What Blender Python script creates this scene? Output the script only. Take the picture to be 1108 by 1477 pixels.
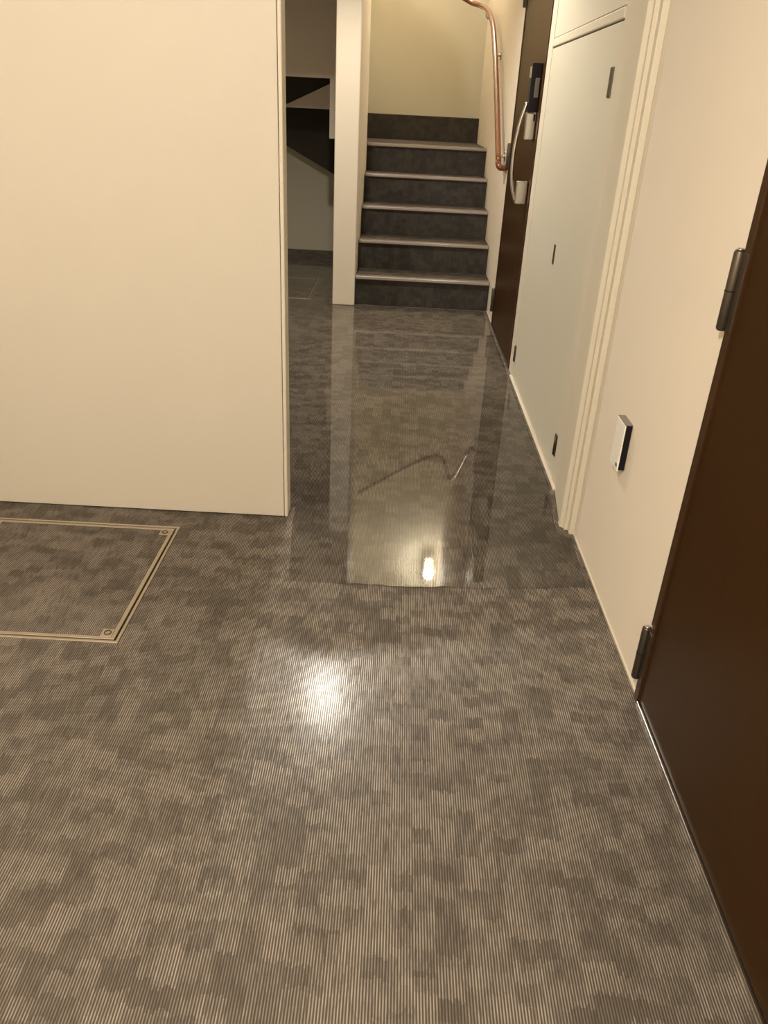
import bpy, bmesh, math, random
from mathutils import Vector, Matrix
random.seed(7)
S = bpy.context.scene
C = S.collection
for o in list(bpy.data.objects):
    bpy.data.objects.remove(o)

# ------------------------------------------------------------------ camera
YAW, PITCH, ROLL, FPX, CAMH = -0.00251495, 0.4804987, -0.05146307, 1122.786, 1.2
def camera():
    cy, sy, cp, sp = math.cos(YAW), math.sin(YAW), math.cos(PITCH), math.sin(PITCH)
    cr, sr = math.cos(ROLL), math.sin(ROLL)
    fwd = Vector((sy*cp, cy*cp, -sp)); r0 = Vector((cy, -sy, 0)); d0 = fwd.cross(r0)
    right = r0*cr + d0*sr; down = d0*cr - r0*sr
    m = Matrix((right, -down, -fwd)).transposed().to_4x4()
    m.translation = Vector((0, 0, CAMH))
    c = bpy.data.cameras.new('camera'); o = bpy.data.objects.new('camera', c)
    c.sensor_fit = 'HORIZONTAL'; c.sensor_width = 36.0; c.lens = FPX*36.0/1108.0
    c.clip_start = 0.02; c.clip_end = 60
    C.objects.link(o); o.matrix_world = m
    S.camera = o
camera()

# ------------------------------------------------------------------ world and exposure
W = bpy.data.worlds.new('world'); S.world = W; W.use_nodes = True
W.node_tree.nodes['Background'].inputs[0].default_value = (0.02, 0.018, 0.015, 1)
W.node_tree.nodes['Background'].inputs[1].default_value = 1.0
S.view_settings.view_transform = 'Standard'
S.view_settings.look = 'None'
S.view_settings.gamma = 1.0
S.view_settings.use_curve_mapping = False
S.view_settings.exposure = 0.0

# lamp powers (the lamps themselves are built below)
LAMP_COL = (1.0, 0.90, 0.76)
P_HALL, P_CORR, P_STAIR = 285.0, 155.0, 100.0

# ------------------------------------------------------------------ helpers
def bm_box(bm, x0, x1, y0, y1, z0, z1):
    v = [bm.verts.new(p) for p in ((x0,y0,z0),(x1,y0,z0),(x1,y1,z0),(x0,y1,z0),(x0,y0,z1),(x1,y0,z1),(x1,y1,z1),(x0,y1,z1))]
    for f in ((3,2,1,0),(4,5,6,7),(0,1,5,4),(1,2,6,5),(2,3,7,6),(3,0,4,7)):
        bm.faces.new([v[i] for i in f])

def obj(name, bm, mat, parent=None, smooth=False, bevel=0.0, seg=2):
    bmesh.ops.recalc_face_normals(bm, faces=bm.faces)
    if bevel > 0:
        ed = [e for e in bm.edges if len(e.link_faces) == 2 and e.calc_face_angle(0) > 0.6]
        bmesh.ops.bevel(bm, geom=ed, offset=bevel, segments=seg, affect='EDGES', profile=0.5, clamp_overlap=True)
    me = bpy.data.meshes.new(name); bm.to_mesh(me); bm.free()
    me.materials.append(mat)
    if smooth:
        for p in me.polygons: p.use_smooth = True
    o = bpy.data.objects.new(name, me); C.objects.link(o)
    if parent is not None:
        o.parent = parent
        o.matrix_parent_inverse = Matrix.Translation(-parent.location)
    return o

def box(name, x0, x1, y0, y1, z0, z1, mat, parent=None, bevel=0.0, seg=2):
    bm = bmesh.new(); bm_box(bm, x0, x1, y0, y1, z0, z1)
    return obj(name, bm, mat, parent, bevel=bevel, seg=seg)

def boxes(name, lst, mat, parent=None, bevel=0.0):
    bm = bmesh.new()
    for b in lst: bm_box(bm, *b)
    return obj(name, bm, mat, parent, bevel=bevel)

def bm_tube(bm, pts, r, n=12, cap=True):
    pts = [Vector(p) for p in pts]; rings = []
    rs = r if isinstance(r, (list, tuple)) else [r]*len(pts)
    up = None
    for i, p in enumerate(pts):
        t = (pts[min(i+1, len(pts)-1)] - pts[max(i-1, 0)]).normalized()
        if up is None:
            up = Vector((0,0,1)) if abs(t.z) < .9 else Vector((0,1,0))
        a = t.cross(up).normalized(); b = a.cross(t).normalized(); up = b
        rings.append([bm.verts.new(p + (a*math.cos(2*math.pi*k/n) + b*math.sin(2*math.pi*k/n))*rs[i]) for k in range(n)])
    for i in range(len(rings)-1):
        for k in range(n):
            bm.faces.new((rings[i][k], rings[i][(k+1)%n], rings[i+1][(k+1)%n], rings[i+1][k]))
    if cap:
        bm.faces.new(rings[0][::-1]); bm.faces.new(rings[-1])

def tube(name, pts, r, mat, parent=None, n=12):
    bm = bmesh.new(); bm_tube(bm, pts, r, n)
    o = obj(name, bm, mat, parent)
    for p in o.data.polygons: p.use_smooth = len(p.vertices) == 4
    return o

def smooth_path(pts, sub=8):
    pts = [Vector(p) for p in pts]; out = []
    for i in range(len(pts)-1):
        p0 = pts[max(i-1,0)]; p1 = pts[i]; p2 = pts[i+1]; p3 = pts[min(i+2,len(pts)-1)]
        for k in range(sub):
            t = k/sub
            out.append(0.5*((2*p1)+(p2-p0)*t+(2*p0-5*p1+4*p2-p3)*t*t+(3*p1-p0-3*p2+p3)*t**3))
    out.append(pts[-1]); return out

def prism_z(name, poly, z0, z1, mat, parent=None, bevel=0.0):
    bm = bmesh.new()
    a = [bm.verts.new((x,y,z0)) for x,y in poly]; b = [bm.verts.new((x,y,z1)) for x,y in poly]
    n = len(poly)
    bm.faces.new(a[::-1]); bm.faces.new(b)
    for i in range(n): bm.faces.new((a[i], a[(i+1)%n], b[(i+1)%n], b[i]))
    return obj(name, bm, mat, parent, bevel=bevel)

def prism_y(name, poly, y0, y1, mat, parent=None, bevel=0.0):
    bm = bmesh.new()
    a = [bm.verts.new((x,y0,z)) for x,z in poly]; b = [bm.verts.new((x,y1,z)) for x,z in poly]
    n = len(poly)
    bm.faces.new(a); bm.faces.new(b[::-1])
    for i in range(n): bm.faces.new((a[i], b[i], b[(i+1)%n], a[(i+1)%n]))
    return obj(name, bm, mat, parent, bevel=bevel)

def struct(o, label=None):
    o['kind'] = 'structure'
    if label: o['label'] = label
    return o
def tag(o, label, cat, group=None):
    o['label'] = label; o['category'] = cat
    if group: o['group'] = group
    return o
def empty(name, loc):
    o = bpy.data.objects.new(name, None); o.location = loc; o.empty_display_size = .1
    C.objects.link(o); return o

# ------------------------------------------------------------------ materials
class NT:
    def __init__(s, name):
        s.m = bpy.data.materials.new(name); s.m.use_nodes = True
        s.t = s.m.node_tree; s.b = s.t.nodes['Principled BSDF']; s.out = s.t.nodes['Material Output']
    def n(s, typ, **kw):
        nd = s.t.nodes.new(typ)
        for k, v in kw.items(): setattr(nd, k, v)
        return nd
    def l(s, a, b): s.t.links.new(a, b)
    def put(s, sock, v):
        if hasattr(v, 'is_linked') or isinstance(v, bpy.types.NodeSocket): s.l(v, sock)
        else: sock.default_value = v
    def math(s, op, a, b=0.0, c=0.0):
        nd = s.n('ShaderNodeMath', operation=op)
        for i, v in enumerate((a, b, c)): s.put(nd.inputs[i], v)
        return nd.outputs[0]
    def mix(s, f, a, b):
        nd = s.n('ShaderNodeMix', data_type='RGBA')
        s.put(nd.inputs[0], f); s.put(nd.inputs[6], a); s.put(nd.inputs[7], b)
        return nd.outputs[2]
    def ramp(s, v, lo, hi):
        nd = s.n('ShaderNodeMapRange', interpolation_type='SMOOTHSTEP')
        s.put(nd.inputs[0], v); nd.inputs[1].default_value = lo; nd.inputs[2].default_value = hi
        return nd.outputs[0]
    def pos(s):
        g = s.n('ShaderNodeNewGeometry'); x = s.n('ShaderNodeSeparateXYZ'); s.l(g.outputs['Position'], x.inputs[0])
        return g.outputs['Position'], x.outputs[0], x.outputs[1], x.outputs[2]
    def noise(s, vec, scale, detail=3, rough=.5):
        nd = s.n('ShaderNodeTexNoise'); s.l(vec, nd.inputs['Vector'])
        nd.inputs['Scale'].default_value = scale; nd.inputs['Detail'].default_value = detail; nd.inputs['Roughness'].default_value = rough
        return nd.outputs['Fac']
    def scaled(s, vec, sx, sy, sz):
        nd = s.n('ShaderNodeVectorMath', operation='MULTIPLY'); s.l(vec, nd.inputs[0]); nd.inputs[1].default_value = (sx, sy, sz)
        return nd.outputs[0]
    def white(s, a, b, c=0.0):
        v = s.n('ShaderNodeCombineXYZ')
        for i, q in enumerate((a, b, c)): s.put(v.inputs[i], q)
        w = s.n('ShaderNodeTexWhiteNoise', noise_dimensions='3D'); s.l(v.outputs[0], w.inputs['Vector'])
        return w.outputs['Value']
    def bump(s, h, strength, dist):
        nd = s.n('ShaderNodeBump'); s.l(h, nd.inputs['Height'])
        nd.inputs['Strength'].default_value = strength; nd.inputs['Distance'].default_value = dist
        s.l(nd.outputs[0], s.b.inputs['Normal'])
    def set(s, **kw):
        for k, v in kw.items(): s.b.inputs[k.replace('_', ' ')].default_value = v
        return s

def col(r, g, b): return (r, g, b, 1)

def plain(name, c, rough=.5, metal=0.0, bump=0.0, bscale=200, var=0.0, spec=.5):
    t = NT(name); t.set(Roughness=rough, Metallic=metal)
    t.b.inputs['Specular IOR Level'].default_value = spec
    p, x, y, z = t.pos()
    nz = t.noise(p, bscale, 3)
    lo = tuple(v*(1-var) for v in c); hi = tuple(min(1, v*(1+var)) for v in c)
    t.l(t.mix(t.noise(p, 6, 3), col(*lo), col(*hi)), t.b.inputs['Base Color'])
    if bump: t.bump(nz, bump, .001)
    return t.m

def carpet(name, axis='floor', dark=1.0, wet=True):
    t = NT(name); p, x, y, z = t.pos()
    u, v = (x, y) if axis == 'floor' else (x, z)
    vj = t.math('ADD', v, t.math('MULTIPLY', t.math('SUBTRACT', t.white(t.math('FLOOR', t.math('DIVIDE', u, .0048)), 7.7, .3), .5), .011))
    def layer(w, h, seed, jit):
        cx = t.math('FLOOR', t.math('DIVIDE', u, w))
        off = t.white(cx, 3.3, seed)
        cyv = t.math('FLOOR', t.math('ADD', t.math('DIVIDE', vj, h), t.math('MULTIPLY', off, jit)))
        return t.white(cx, cyv, seed+.7)
    a = layer(.040, .034, 1.0, 3.0); b = layer(.058, .051, 5.0, 4.0); c = layer(.0192, .023, 9.0, 4.0)
    tone = t.math('ADD', t.math('ADD', t.math('MULTIPLY', a, .45), t.math('MULTIPLY', b, .38)), t.math('MULTIPLY', c, .17))
    tone = t.ramp(tone, .16, .86)
    fib = t.noise(t.scaled(p, 420, 24, 24) if axis == 'floor' else t.scaled(p, 420, 24, 24), 1.0, 3, .6)
    # ribs woven along the corridor
    sn = t.math('SINE', t.math('MULTIPLY', u, 2*math.pi/.0048))
    rib = t.math('MULTIPLY_ADD', sn, .5, .5)
    big = t.noise(p, 1.7, 2)
    # dark ground yarn, light rib yarn; the rib only shows in the lighter blocks
    ground = t.mix(tone, col(.070*dark, .058*dark, .046*dark), col(.082*dark, .068*dark, .054*dark))
    light = t.mix(big, col(.395*dark, .345*dark, .280*dark), col(.375*dark, .330*dark, .285*dark))
    amt = t.math('MULTIPLY', t.math('MULTIPLY', t.math('POWER', rib, 1.6), t.math('MULTIPLY_ADD', tone, .70, .28)), t.ramp(fib, .18, .58))
    t.l(t.mix(amt, ground, light), t.b.inputs['Base Color'])
    if axis == 'floor':
        edge = t.math('ADD', y, t.math('ADD', t.math('MULTIPLY', t.noise(p, 9, 4), .10), t.math('MULTIPLY', t.math('ABSOLUTE', t.math('ADD', x, .12)), -.25)))
        damp = t.ramp(edge, 1.615, 1.545)           # soaked, shinier pile towards the entrance
        t.l(t.math('MULTIPLY_ADD', damp, -.14, .50), t.b.inputs['Roughness'])
        crest = t.math('MULTIPLY', t.math('POWER', rib, 2.5), t.ramp(fib, .30, .68))     # only the wet crests of the ribs shine
        t.l(t.math('MULTIPLY', t.math('MULTIPLY_ADD', damp, .62, .22), t.math('MULTIPLY_ADD', crest, .92, .08)), t.b.inputs['Specular IOR Level'])
        # thin water film lying on the soaked pile, broken by the ribs
        t.l(t.math('MULTIPLY', damp, t.math('MULTIPLY_ADD', crest, .84, .16)), t.b.inputs['Coat Weight'])
        t.b.inputs['Coat Roughness'].default_value = .19
    else:
        t.set(Roughness=.55); t.b.inputs['Specular IOR Level'].default_value = .35
    t.bump(t.math('ADD', t.math('MULTIPLY', rib, .8), t.math('MULTIPLY', fib, .6)), .4, .00042)
    return t.m

def wood(name, c1, c2, rough=.32):
    t = NT(name); p, x, y, z = t.pos()
    g = t.noise(t.scaled(p, 8, 3, 46), 1.0, 5, .62)
    g2 = t.noise(t.scaled(p, 3, 1.2, 9), 1.0, 2)
    t.l(t.mix(t.math('MULTIPLY_ADD', g, .7, t.math('MULTIPLY', g2, .3)), col(*c1), col(*c2)), t.b.inputs['Base Color'])
    t.set(Roughness=rough); t.b.inputs['Specular IOR Level'].default_value = .15
    t.bump(g, .05, .0006)
    return t.m

def emit(name, c, s):
    t = NT(name); e = t.n('ShaderNodeEmission'); e.inputs[0].default_value = col(*c); e.inputs[1].default_value = s
    t.l(e.outputs[0], t.out.inputs[0]); return t.m

def water_mat():
    t = NT('clear_water'); p, x, y, z = t.pos()
    fr = t.n('ShaderNodeFresnel'); fr.inputs[0].default_value = 1.333
    tr = t.n('ShaderNodeBsdfTransparent'); tr.inputs[0].default_value = col(.97, .96, .94)
    gl = t.n('ShaderNodeBsdfGlossy'); gl.inputs['Roughness'].default_value = .022; gl.inputs[0].default_value = col(1, 1, 1)
    h = t.math('ADD', t.noise(t.scaled(p, 3.5, 2.2, 1), 1.0, 2), t.math('MULTIPLY', t.noise(p, 38, 2), .006))
    bp = t.n('ShaderNodeBump'); t.l(h, bp.inputs['Height']); bp.inputs['Strength'].default_value = .10; bp.inputs['Distance'].default_value = .003
    t.l(bp.outputs[0], gl.inputs['Normal']); t.l(bp.outputs[0], fr.inputs['Normal'])
    mx = t.n('ShaderNodeMixShader'); t.l(fr.outputs[0], mx.inputs[0]); t.l(tr.outputs[0], mx.inputs[1]); t.l(gl.outputs[0], mx.inputs[2])
    t.l(mx.outputs[0], t.out.inputs[0]); return t.m

M = dict(
    wall=plain('beige_wallpaper', (.82, .745, .635), .75, bump=.25, bscale=260, var=.025),
    post=plain('cream_plaster', (.80, .725, .60), .6, bump=.1, bscale=150, var=.02),
    part=plain('cream_partition_board', (.68, .625, .525), .55, bump=.08, bscale=150, var=.02),
    stairwall=plain('stairwell_plaster', (.62, .585, .465), .8, bump=.3, bscale=220, var=.03),
    ceil=plain('ceiling_board', (.74, .68, .56), .85, var=.02),
    panel=plain('painted_steel_panel', (.72, .69, .58), .42, var=.015),
    frame=plain('painted_frame', (.73, .675, .555), .5, var=.015),
    white=plain('white_plastic', (.96, .93, .87), .3),
    caulk=plain('pale_sealant', (.68, .62, .52), .5),
    black=plain('black_plastic', (.010, .009, .012), .45, spec=.2),
    grey=plain('grey_plastic', (.20, .18, .17), .4),
    steel=plain('brushed_steel', (.58, .55, .50), .28, 1.0, var=.05),
    bronze=plain('dark_bronze_metal', (.115, .095, .075), .38, .85, var=.1),
    brass=plain('aluminium_hatch_trim', (.52, .45, .35), .42, .75, var=.08),
    nosing=plain('grey_vinyl_nosing', (.155, .128, .108), .32, var=.1, spec=.6),
    strip=plain('pale_nosing_lip', (.33, .285, .245), .25, var=.08, spec=.8),
    gap=plain('dark_joint', (.012, .010, .008), .9),
    dark=plain('dark_alcove_brown', (.040, .031, .020), .7, var=.1),  # very dark brown; on the alcove beam it is shade put into colour
    rail=plain('brown_resin_handrail', (.165, .052, .018), .24, var=.12, spec=.65),
    darkframe=wood('dark_door_frame', (.040, .019, .008), (.070, .034, .014), .3),
    door=wood('dark_walnut_veneer', (.030, .0118, .0014), (.047, .0195, .0026), .38),
    carpet=carpet('ribbed_block_carpet'),
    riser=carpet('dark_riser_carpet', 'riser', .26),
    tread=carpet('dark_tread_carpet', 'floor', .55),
    water=water_mat(),
    lamp=emit('lamp_diffuser', (1.0, .86, .62), 30.0),
    lampwall=emit('wall_lamp_glass', (1.0, .86, .62), 22.0),
)

# ------------------------------------------------------------------ main dimensions (metres)
XW = .612            # face of the right wall
YB = 7.42            # back wall of stairwell and alcove
YS = 5.325           # first riser
PX0, PX1, PY = -.433, -.285, 5.275   # stair side wall seen end-on as a post
CZ = 2.35
TOPZ = 4.0
RH0 = .190

# ---- floor with two hatch openings
HAT = [(-1.240, -.641, 1.530, 2.125), (-1.200, -.588, 5.395, 6.105)]
def floor():
    xs = sorted({-1.8, .80} | {h[i] for h in HAT for i in (0, 1)})
    ys = sorted({-1.9, YB} | {h[i] for h in HAT for i in (2, 3)})
    bm = bmesh.new(); vs = {}
    def V(x, y):
        if (x, y) not in vs: vs[(x, y)] = bm.verts.new((x, y, 0))
        return vs[(x, y)]
    for i in range(len(xs)-1):
        for j in range(len(ys)-1):
            cx, cy = (xs[i]+xs[i+1])/2, (ys[j]+ys[j+1])/2
            if any(h[0] < cx < h[1] and h[2] < cy < h[3] for h in HAT): continue
            bm.faces.new((V(xs[i], ys[j]), V(xs[i+1], ys[j]), V(xs[i+1], ys[j+1]), V(xs[i], ys[j+1])))
    ex = bmesh.ops.extrude_face_region(bm, geom=list(bm.faces))
    for v in [g for g in ex['geom'] if isinstance(g, bmesh.types.BMVert)]: v.co.z = -.06
    return obj('floor', bm, M['carpet'])
struct(floor(), 'wet grey-brown ribbed carpet floor with a block pattern')

# ---- walls
D1 = (.50, 1.437); CUP = (2.53, 3.985); D2 = (4.012, 4.960)
struct(boxes('wall_right', [
    (XW, XW+.16, -1.9, D1[0], 0, CZ), (XW, XW+.16, D1[1], CUP[0], 0, CZ), (XW, XW+.16, CUP[1], D2[0], 0, CZ), (XW, XW+.16, D2[1], YB, 0, TOPZ),
    (XW, XW+.16, D1[0], D1[1], 2.06, CZ), (XW, XW+.16, CUP[0], CUP[1], 2.14, CZ), (XW, XW+.16, D2[0], D2[1], 2.06, CZ)], M['wall']))
struct(box('wall_back', -1.8, .80, YB, YB+.12, 0, TOPZ, M['stairwall']))
struct(box('wall_front', -1.8, .80, -2.0, -1.9, 0, CZ, M['wall']))
struct(box('wall_left', -1.9, -1.8, -1.9, YB, 0, TOPZ, M['wall']))
struct(box('ceiling', -1.8, .80, -1.9, 5.30, CZ, CZ+.12, M['ceil']))
struct(box('ceiling_stairwell', -1.8, .80, 5.30, YB, TOPZ, TOPZ+.1, M['ceil']))
struct(box('wall_stairwell_front', -1.8, .80, 5.18, 5.30, CZ+.12, TOPZ, M['wall']))
# wall between stairs and alcove: its end reads as a white post
struct(box('wall_stair_side', PX0, PX1, PY, 6.40, 0, TOPZ, M['post'], bevel=.008, seg=3), 'cream wall end standing like a post beside the stairs')
# alcove: unseen header at its mouth, dropped beam and sloping soffit of the upper flight behind
struct(box('wall_unseen_header', -1.8, PX0, 5.40, 5.48, 1.765, TOPZ, M['wall']), 'unseen header wall shading the mouth of the dark alcove')  # out of view; bottom edge set low to keep lamp light off the alcove
struct(box('wall_alcove_fascia', -1.8, PX0, 6.40, 6.47, 1.357, TOPZ, M['wall']), 'dim wall face above the dark alcove recess')
struct(box('trim_1', -.565, PX0, 6.40, 6.88, .966, 1.3565, M['part']), 'short pale panel hanging beside the post')
struct(box('wall_alcove_beam', -1.8, PX0-.004, 6.93, 7.00, 1.155, 1.50, M['dark']))  # dark colour carries the shadow lying across the beam
struct(prism_y('trim_lit_wedge', [(-1.02, 1.155), (-.566, 1.155), (-.566, 1.335), (-.600, 1.335), (-.93, 1.183)], 6.885, 6.929, M['post']), 'pale wedge shaped as the lit triangle on the alcove beam')  # pale wedge added to stand for light falling on the beam
sl = .50
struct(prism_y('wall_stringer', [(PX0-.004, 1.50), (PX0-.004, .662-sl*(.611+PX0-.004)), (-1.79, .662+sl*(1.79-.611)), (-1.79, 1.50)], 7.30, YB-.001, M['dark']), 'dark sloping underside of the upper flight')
struct(box('wall_landing_left', -.432, -.352, 6.475, YB, 5*RH0+.001, TOPZ, M['stairwall']))

# left partition board with an edge strip
struct(box('wall_partition', -1.80, -.329, 2.228, 2.290, .004, CZ, M['part'], bevel=.002), 'large cream partition board ending beside the corridor')
struct(box('trim_2', -.3270, -.3165, 2.224, 2.292, .004, CZ, M['frame'], bevel=.003), 'pale edge strip on the partition end')
struct(box('trim_3', -1.80, -.319, 2.236, 2.284, 0, .004, M['gap']), 'dark joint under the partition')

# sealant lines along the right wall
struct(boxes('baseboard_right', [(XW-.004, XW, D1[1]+.002, 2.212, 0, .005), (XW-.004, XW, D2[1]+.005, YS-.01, 0, .005)], M['caulk']))

# ------------------------------------------------------------------ near brown door (door_1)
d1 = struct(empty('door_1', (XW, .97, 0)), 'dark brown wooden door with bronze hinges')
bm = bmesh.new()
bm_box(bm, XW-.009, XW+.05, D1[1]-.026, D1[1]-.0005, 0.001, 2.058)
bm_box(bm, XW-.009, XW+.05, D1[0]+.0005, D1[0]+.028, 0.001, 2.058)
bm_box(bm, XW-.009, XW+.05, D1[0]+.028, D1[1]-.026, 2.03, 2.058)
obj('door_frame', bm, M['darkframe'], d1, bevel=.002)
box('joint', XW+.012, XW+.05, D1[1]-.0302, D1[1]-.0262, .012, 2.029, M['gap'], d1)
box('leaf', XW-.004, XW+.038, D1[0]+.031, D1[1]-.0305, .012, 2.027, M['door'], d1, bevel=.0015)
box('threshold', XW-.010, XW+.05, D1[0]+.03, D1[1]-.029, .0005, .009, M['steel'], d1, bevel=.001)
def hinge(parent, y, z0, z1, x=XW-.012, r=.0105, leafd=1):
    h = tube('hinge', [(x, y, z0), (x, y, z0+.004), (x, y, (z0+z1)/2-.001), (x, y, (z0+z1)/2+.001), (x, y, z1-.004), (x, y, z1)],
             [r*.8, r, r, r, r, r*.8], M['bronze'], parent, 14)
    box('hinge_leaf', x+.002, x+.011, y-.032*leafd if leafd > 0 else y, y if leafd > 0 else y+.03, z0+.003, z1-.003, M['bronze'], h, bevel=.0008)
    tube('hinge_joint', [(x, y, (z0+z1)/2-.0012), (x, y, (z0+z1)/2+.0012)], r*1.04, M['gap'], h, 14)
    tube('hinge_cap', [(x, y, z1), (x, y, z1+.003)], [r*.75, r*.5], M['steel'], h, 12)
hinge(d1, 1.444, .050, .192)
hinge(d1, 1.444, .862, 1.004)
hinge(d1, 1.444, 1.70, 1.842)

# ------------------------------------------------------------------ shaft cupboard with stepped frame (door_2)
d2 = struct(empty('door_2', (XW, 3.2, 0)), 'pale steel shaft cupboard with two flush panels')
# near jamb: stepped profile read from its foot on the floor
prism_z('frame_moulding', [(XW-.0005, 2.212), (.594, 2.212), (.594, 2.240), (.583, 2.240), (.583, 2.252), (.571, 2.262), (.571, 2.284), (XW-.0005, 2.292)], .001, 2.2, M['frame'], d2, bevel=.0015)
prism_z('jamb', [(XW-.001, 2.2925), (.5755, 2.2885), (.602, 2.529), (XW-.001, 2.529)], .001, 2.2, M['frame'], d2, bevel=.0012)
bm = bmesh.new()
bm_box(bm, XW-.006, XW+.05, CUP[1]-.115, CUP[1]-.001, .001, 2.138)
bm_box(bm, XW-.006, XW+.05, CUP[0]+.001, CUP[0]+.10, .001, 2.138)
bm_box(bm, XW-.006, XW+.05, CUP[0]+.10, CUP[1]-.115, 2.09, 2.138)
obj('frame', bm, M['frame'], d2, bevel=.002)
ya, yb = CUP[0]+.103, CUP[1]-.118
box('backing', XW+.02, XW+.05, ya-.002, yb+.002, .001, 2.089, M['gap'], d2)
lp = box('panel', XW-.004, XW+.018, ya, yb, .014, 1.448, M['panel'], d2, bevel=.002)
up = box('panel', XW-.004, XW+.018, ya, yb, 1.486, 2.087, M['panel'], d2, bevel=.002)
bm = bmesh.new()
bm_box(bm, XW-.010, XW+.018, ya, yb, 1.452, 1.482)
obj('rail', bm, M['frame'], d2, bevel=.004)
box('sill', XW-.016, XW+.015, 2.533, yb+.02, .0005, .008, M['caulk'], d2, bevel=.002)
lt = box('latch', XW-.0075, XW-.003, 2.668, 2.708, 1.252, 1.334, M['bronze'], lp, bevel=.002)
box('latch', XW-.0065, XW-.003, 3.185, 3.212, .676, .750, M['bronze'], lp, bevel=.002)
for (y, z) in ((3.850, .088), (2.655, .090)):
    h = box('hinge', XW-.0085, XW-.003, y-.016, y+.016, z, z+.080, M['bronze'], lp, bevel=.0015)
    tube('hinge_pin', [(XW-.009, y, z+.002), (XW-.009, y, z+.078)], .0035, M['bronze'], d2, 8)

# ------------------------------------------------------------------ far brown door (door_3)
d3 = struct(empty('door_3', (XW, 4.48, 0)), 'dark brown wooden door beside the stairs with push-pull handle')
bm = bmesh.new()
bm_box(bm, XW-.007, XW+.05, D2[0]+.0005, D2[0]+.022, .001, 2.058)
bm_box(bm, XW-.007, XW+.05, D2[1]-.024, D2[1]-.0005, .001, 2.058)
bm_box(bm, XW-.007, XW+.05, D2[0]+.022, D2[1]-.024, 2.03, 2.058)
obj('door_frame', bm, M['darkframe'], d3, bevel=.002)
box('leaf', XW-.003, XW+.038, D2[0]+.025, D2[1]-.027, .010, 2.027, M['door'], d3, bevel=.0015)
box('threshold', XW-.008, XW+.05, D2[0]+.024, D2[1]-.026, .0005, .008, M['bronze'], d3, bevel=.001)
hinge(d3, 4.968, .080, .222, leafd=1)
hinge(d3, 4.968, .900, 1.042, leafd=1)
hinge(d3, 4.968, 1.70, 1.842, leafd=1)
# lock case and handle
hy = 4.125
lk = box('lock_case', XW-.050, XW-.0035, hy-.028, hy+.028, 1.205, 1.405, M['black'], d3, bevel=.004)
box('lock_window', XW-.054, XW-.0495, hy-.018, hy+.018, 1.345, 1.390, M['steel'], lk, bevel=.001)
box('lock_side', XW-.030, XW-.010, hy-.031, hy-.0278, 1.265, 1.345, M['grey'], lk, bevel=.001)
box('keyhole_tail', XW-.020, XW-.006, hy-.020, hy-.004, 1.165, 1.206, M['steel'], lk, bevel=.002)
hp = tube('handle', smooth_path([(XW-.052, hy, 1.245), (XW-.075, hy, 1.16), (XW-.088, hy, 1.05), (XW-.088, hy, .95), (XW-.076, hy, .865), (XW-.058, hy, .815)], 6), .0085, M['steel'], d3, 12)
box('handle_base', XW-.052, XW-.0035, hy-.020, hy+.020, 1.085, 1.203, M['steel'], hp, bevel=.006)
box('handle_base', XW-.060, XW-.0035, hy-.020, hy+.020, .800, .905, M['steel'], hp, bevel=.006)

# ------------------------------------------------------------------ staircase
st = empty('staircase', ((PX1+XW)/2, YS, 0))
tag(st, 'dark carpeted stairs with pale grey nosings rising between the walls', 'stairs')
RH, TD = .190, .277
sx0, sx1 = PX1+.001, XW-.001
for k in range(6):
    y0 = YS + k*TD if k < 5 else YB-.075
    a0 = sx0 if k < 4 else (sx0 if k == 4 else -.345)
    box('riser', a0, sx1, y0, y0+.02, k*RH+.0005, (k+1)*RH-(.020 if k < 5 else .004), M['riser'], st)
    if k < 5:
        y1 = YS + (k+1)*TD + .0 if k < 4 else YB-.0755
        bm = bmesh.new(); bm_box(bm, sx0 if k < 4 else sx0, sx1, y0+.001, y1, (k+1)*RH-.0195, (k+1)*RH)
        tr = obj('tread', bm, M['tread'], st)
        z = (k+1)*RH
        prof = [(y0-.018, z-.022), (y0-.022, z-.016), (y0-.022, z-.006), (y0-.017, z+.0005), (y0-.008, z+.003), (y0+.034, z+.003), (y0+.036, z+.0005), (y0+.0005, z-.0005), (y0-.0005, z-.0225)]
        bm = bmesh.new()
        A = [bm.verts.new((sx0+.002, y, zz)) for y, zz in prof]; B = [bm.verts.new((sx1-.002, y, zz)) for y, zz in prof]
        bm.faces.new(A); bm.faces.new(B[::-1])
        for i in range(len(prof)): bm.faces.new((A[i], B[i], B[(i+1)%len(prof)], A[(i+1)%len(prof)]))
        obj('nosing', bm, M['nosing'], tr)
        box('nosing_lip', sx0+.003, sx1-.003, y0-.0250, y0-.0205, z-.017, z-.001, M['strip'], tr, bevel=.0018)
    else:
        box('tread', -.345, sx1, y0, YB-.0005, (k+1)*RH-.0035, (k+1)*RH, M['tread'], st)
# landing running behind the side wall
box('tread', -.431, sx0-.0005, 6.4005, YB-.0755, 5*RH-.0195, 5*RH, M['tread'], st)

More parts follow.
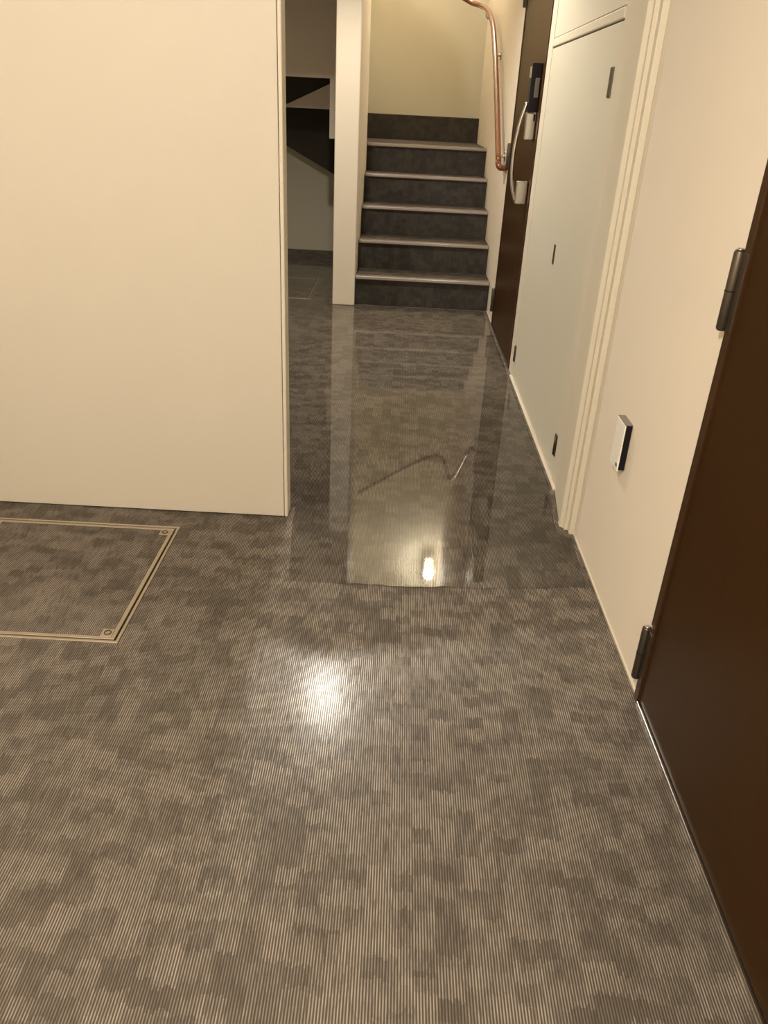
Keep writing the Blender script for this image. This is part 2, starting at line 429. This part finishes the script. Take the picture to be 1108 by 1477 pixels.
# ------------------------------------------------------------------ handrail
hr = empty('handrail', (XW, 4.95, .9))
tag(hr, 'reddish brown round handrail climbing the right wall of the stairs', 'handrail')
RX = XW-.052
rp = [(RX, 5.075, .930), (RX, 5.68, 1.362), (RX, 6.22, 1.684), (RX, 6.60, 1.81), (RX-.002, 6.98, 1.885), (RX-.012, 7.20, 1.915), (RX-.045, 7.305, 1.938), (RX-.11, 7.355, 1.962), (RX-.27, 7.365, 2.045), (RX-.6, 7.365, 2.26), (RX-.85, 7.365, 2.42)]
tube('rail', smooth_path(rp, 8), .0175, M['rail'], hr, 14)
tube('rail_end', smooth_path([(RX, 5.085, .937), (RX, 5.066, .920), (RX+.010, 5.056, .908), (RX+.028, 5.056, .905), (XW-.004, 5.056, .905)], 6), .0178, M['rail'], hr, 14)
tube('wall_rose', [(XW-.007, 5.056, .905), (XW-.0005, 5.056, .905)], [.026, .03], M['steel'], hr, 16)
def bracket(y, z):
    b = tube('bracket', smooth_path([(XW-.004, y, z-.060), (XW-.028, y, z-.060), (RX+.004, y, z-.046), (RX, y, z-.015)], 5), .0085, M['steel'], hr, 10)
    tube('bracket_plate', [(XW-.006, y, z-.060), (XW-.0005, y, z-.060)], [.026, .03], M['steel'], b, 16)
for y, z in ((5.20, 1.021), (6.06, 1.595), (6.95, 1.879)): bracket(y, z)

# ------------------------------------------------------------------ wall box on right wall
wb = empty('wall_switch_box', (XW, 1.93, .44))
tag(wb, 'small white and black box mounted low on the right wall', 'switch box')
by0, by1, bz0, bz1 = 1.856, 1.932, .386, .512
box('body', XW-.016, XW-.0005, by0, by1, bz0+.004, bz1, M['black'], wb, bevel=.0015)
cv = box('cover', XW-.0205, XW-.0162, by0, by1, bz0, bz1, M['white'], wb, bevel=.0018, seg=3)
box('cap', XW-.0195, XW-.0005, by0+.001, by1-.001, bz1+.0005, bz1+.003, M['grey'], wb, bevel=.001)
box('button', XW-.0225, XW-.0204, by0+.003, by0+.015, bz0+.012, bz0+.021, M['grey'], cv, bevel=.0008)

# ------------------------------------------------------------------ floor hatches
def hatch(h, label):
    x0, x1, y0, y1 = h
    e = empty('floor_hatch', ((x0+x1)/2, (y0+y1)/2, 0)); tag(e, label, 'floor hatch')
    def ring(name, i, w, z0, z1, mat):
        a0, a1, b0, b1 = x0+i, x1-i, y0+i, y1-i
        bm = bmesh.new()
        o_ = [(a0, b0), (a1, b0), (a1, b1), (a0, b1)]; n_ = [(a0+w, b0+w), (a1-w, b0+w), (a1-w, b1-w), (a0+w, b1-w)]
        L = []
        for z in (z0, z1): L.append(([bm.verts.new((*p, z)) for p in o_], [bm.verts.new((*p, z)) for p in n_]))
        for k in range(4):
            j = (k+1) % 4
            for (o2, n2) in L: bm.faces.new((o2[k], o2[j], n2[j], n2[k]))
            bm.faces.new((L[0][0][k], L[0][0][j], L[1][0][j], L[1][0][k]))
            bm.faces.new((L[0][1][k], L[0][1][j], L[1][1][j], L[1][1][k]))
        return obj(name, bm, mat, e, bevel=.0006, seg=1)
    ring('outer_frame', .0003, .0075, -.03, .0022, M['brass'])
    ring('joint', .0085, .0045, -.03, -.012, M['gap'])
    ring('inner_frame', .0135, .0100, -.03, .0020, M['brass'])
    box('cover_panel', x0+.0240, x1-.0240, y0+.0240, y1-.0240, -.03, 0, M['carpet'], e)
    for cx, sx in ((x0+.024, 1), (x1-.024, -1)):
        for cy, sy in ((y0+.024, 1), (y1-.024, -1)):
            q = box('corner_plate', min(cx, cx+sx*.028), max(cx, cx+sx*.028), min(cy, cy+sy*.030), max(cy, cy+sy*.030), .0001, .0020, M['brass'], e, bevel=.0005, seg=1)
            c = (cx+sx*.0135, cy+sy*.0145)
            ri = tube('lifting_ring', [(c[0]+.0082*math.cos(a), c[1]+.0082*math.sin(a), .0028) for a in [2*math.pi*i/20 for i in range(21)]], .0014, M['bronze'], q, 6)
            tube('lifting_slot', [(c[0], c[1], .0020), (c[0], c[1], .0024)], .0068, M['brass'], q, 14)
hatch(HAT[0], 'carpet-inlaid floor hatch with metal rim in front of the cream partition')
hatch(HAT[1], 'carpet-inlaid floor hatch with thin rim in the dark alcove')

# ------------------------------------------------------------------ standing water
def puddle():
    P = []
    def seg(a, b, n, amp):
        for i in range(n):
            t = i/n; P.append(Vector((a[0]+(b[0]-a[0])*t + (random.uniform(-amp, amp) if i else 0), a[1]+(b[1]-a[1])*t + (random.uniform(-amp, amp) if i else 0))))
    seg((-.262, 1.856), (.02, 1.846), 10, .004)
    seg((.02, 1.846), (.33, 1.868), 10, .005)
    seg((.33, 1.868), (.585, 1.895), 7, .008)
    seg((.585, 1.895), (.600, 2.190), 5, .002)
    seg((.600, 2.190), (.560, 2.215), 2, 0)
    seg((.560, 2.215), (.560, 2.30), 2, 0)
    seg((.560, 2.30), (.588, 2.55), 3, 0)
    seg((.588, 2.55), (.590, 5.290), 12, .001)
    seg((.590, 5.290), (-.27, 5.290), 8, .001)
    seg((-.27, 5.290), (-.275, 5.262), 2, 0)
    seg((-.275, 5.262), (-.45, 5.262), 3, 0)
    seg((-.45, 5.262), (-.50, 6.60), 8, .004)
    seg((-.50, 6.60), (-1.25, 6.72), 8, .02)
    seg((-1.25, 6.72), (-1.30, 2.42), 14, .02)
    seg((-1.30, 2.42), (-.42, 2.31), 10, .004)
    seg((-.42, 2.31), (-.302, 2.302), 4, .001)
    seg((-.302, 2.302), (-.298, 2.20), 4, .001)
    seg((-.298, 2.20), (-.272, 1.93), 8, .0015)
    seg((-.272, 1.93), (-.262, 1.856), 3, 0)
    n = len(P); bm = bmesh.new(); out = []; inn = []
    for i in range(n):
        t = (P[(i+1) % n] - P[i-1]).normalized(); nrm = Vector((-t.y, t.x))
        out.append(bm.verts.new((P[i].x, P[i].y, .0004))); q = P[i] + nrm*.004
        inn.append(bm.verts.new((q.x, q.y, .0026)))
    for i in range(n):
        j = (i+1) % n; bm.faces.new((out[i], out[j], inn[j], inn[i]))
    es = [bm.edges.get((inn[i], inn[(i+1) % n])) for i in range(n)]
    bmesh.ops.triangle_fill(bm, use_beauty=True, edges=es)
    o = obj('water_puddle', bm, M['water'])
    if sum(p.normal.z for p in o.data.polygons) < 0: o.data.flip_normals()
    return o
tag(puddle(), 'clear sheet of standing water covering the carpet up to the stairs', 'water')

# ------------------------------------------------------------------ lamps (above the frame; seen only by their light and reflections)
def downlight(x, y, power, size, spot, label, blend=.35):
    e = empty('downlight', (x, y, CZ)); tag(e, label, 'lamp')
    bm = bmesh.new()
    bm_tube(bm, [(x, y, CZ-.010), (x, y, CZ-.0005)], [size+.014, size+.018], 28)
    obj('trim_ring', bm, M['white'], e)
    tube('diffuser', [(x, y, CZ-.0135), (x, y, CZ-.0105)], size, M['lamp'], e, 28)
    l = bpy.data.lights.new('downlight_beam', 'SPOT'); l.energy = power; l.color = LAMP_COL; l.spot_size = math.radians(spot); l.spot_blend = blend; l.shadow_soft_size = size
    lo = bpy.data.objects.new('downlight_beam', l); C.objects.link(lo); lo.parent = e; lo.location = (0, 0, -.03)
downlight(-.62, -.25, P_HALL, .07, 172, 'round ceiling downlight over the entrance hall', .2)
downlight(-.345, 4.05, P_CORR, .05, 150, 'round ceiling downlight in the narrow corridor', .5)
wl = empty('wall_lamp', (.50, YB, 3.30)); tag(wl, 'small glowing bracket lamp high on the stairwell wall', 'lamp')
box('back_plate', .44, .56, YB-.02, YB-.0005, 3.18, 3.42, M['white'], wl, bevel=.004)
bm = bmesh.new(); bm_tube(bm, [(.50, YB-.075, 3.19), (.50, YB-.075, 3.20), (.50, YB-.075, 3.40), (.50, YB-.075, 3.41)], [.035, .05, .05, .035], 20)
obj('glass_shade', bm, M['lampwall'], wl, smooth=True)
l = bpy.data.lights.new('wall_lamp_bulb', 'POINT'); l.energy = P_STAIR; l.color = LAMP_COL; l.shadow_soft_size = .05
lo = bpy.data.objects.new('wall_lamp_bulb', l); C.objects.link(lo); lo.parent = wl; lo.location = (0, -.20, 0)
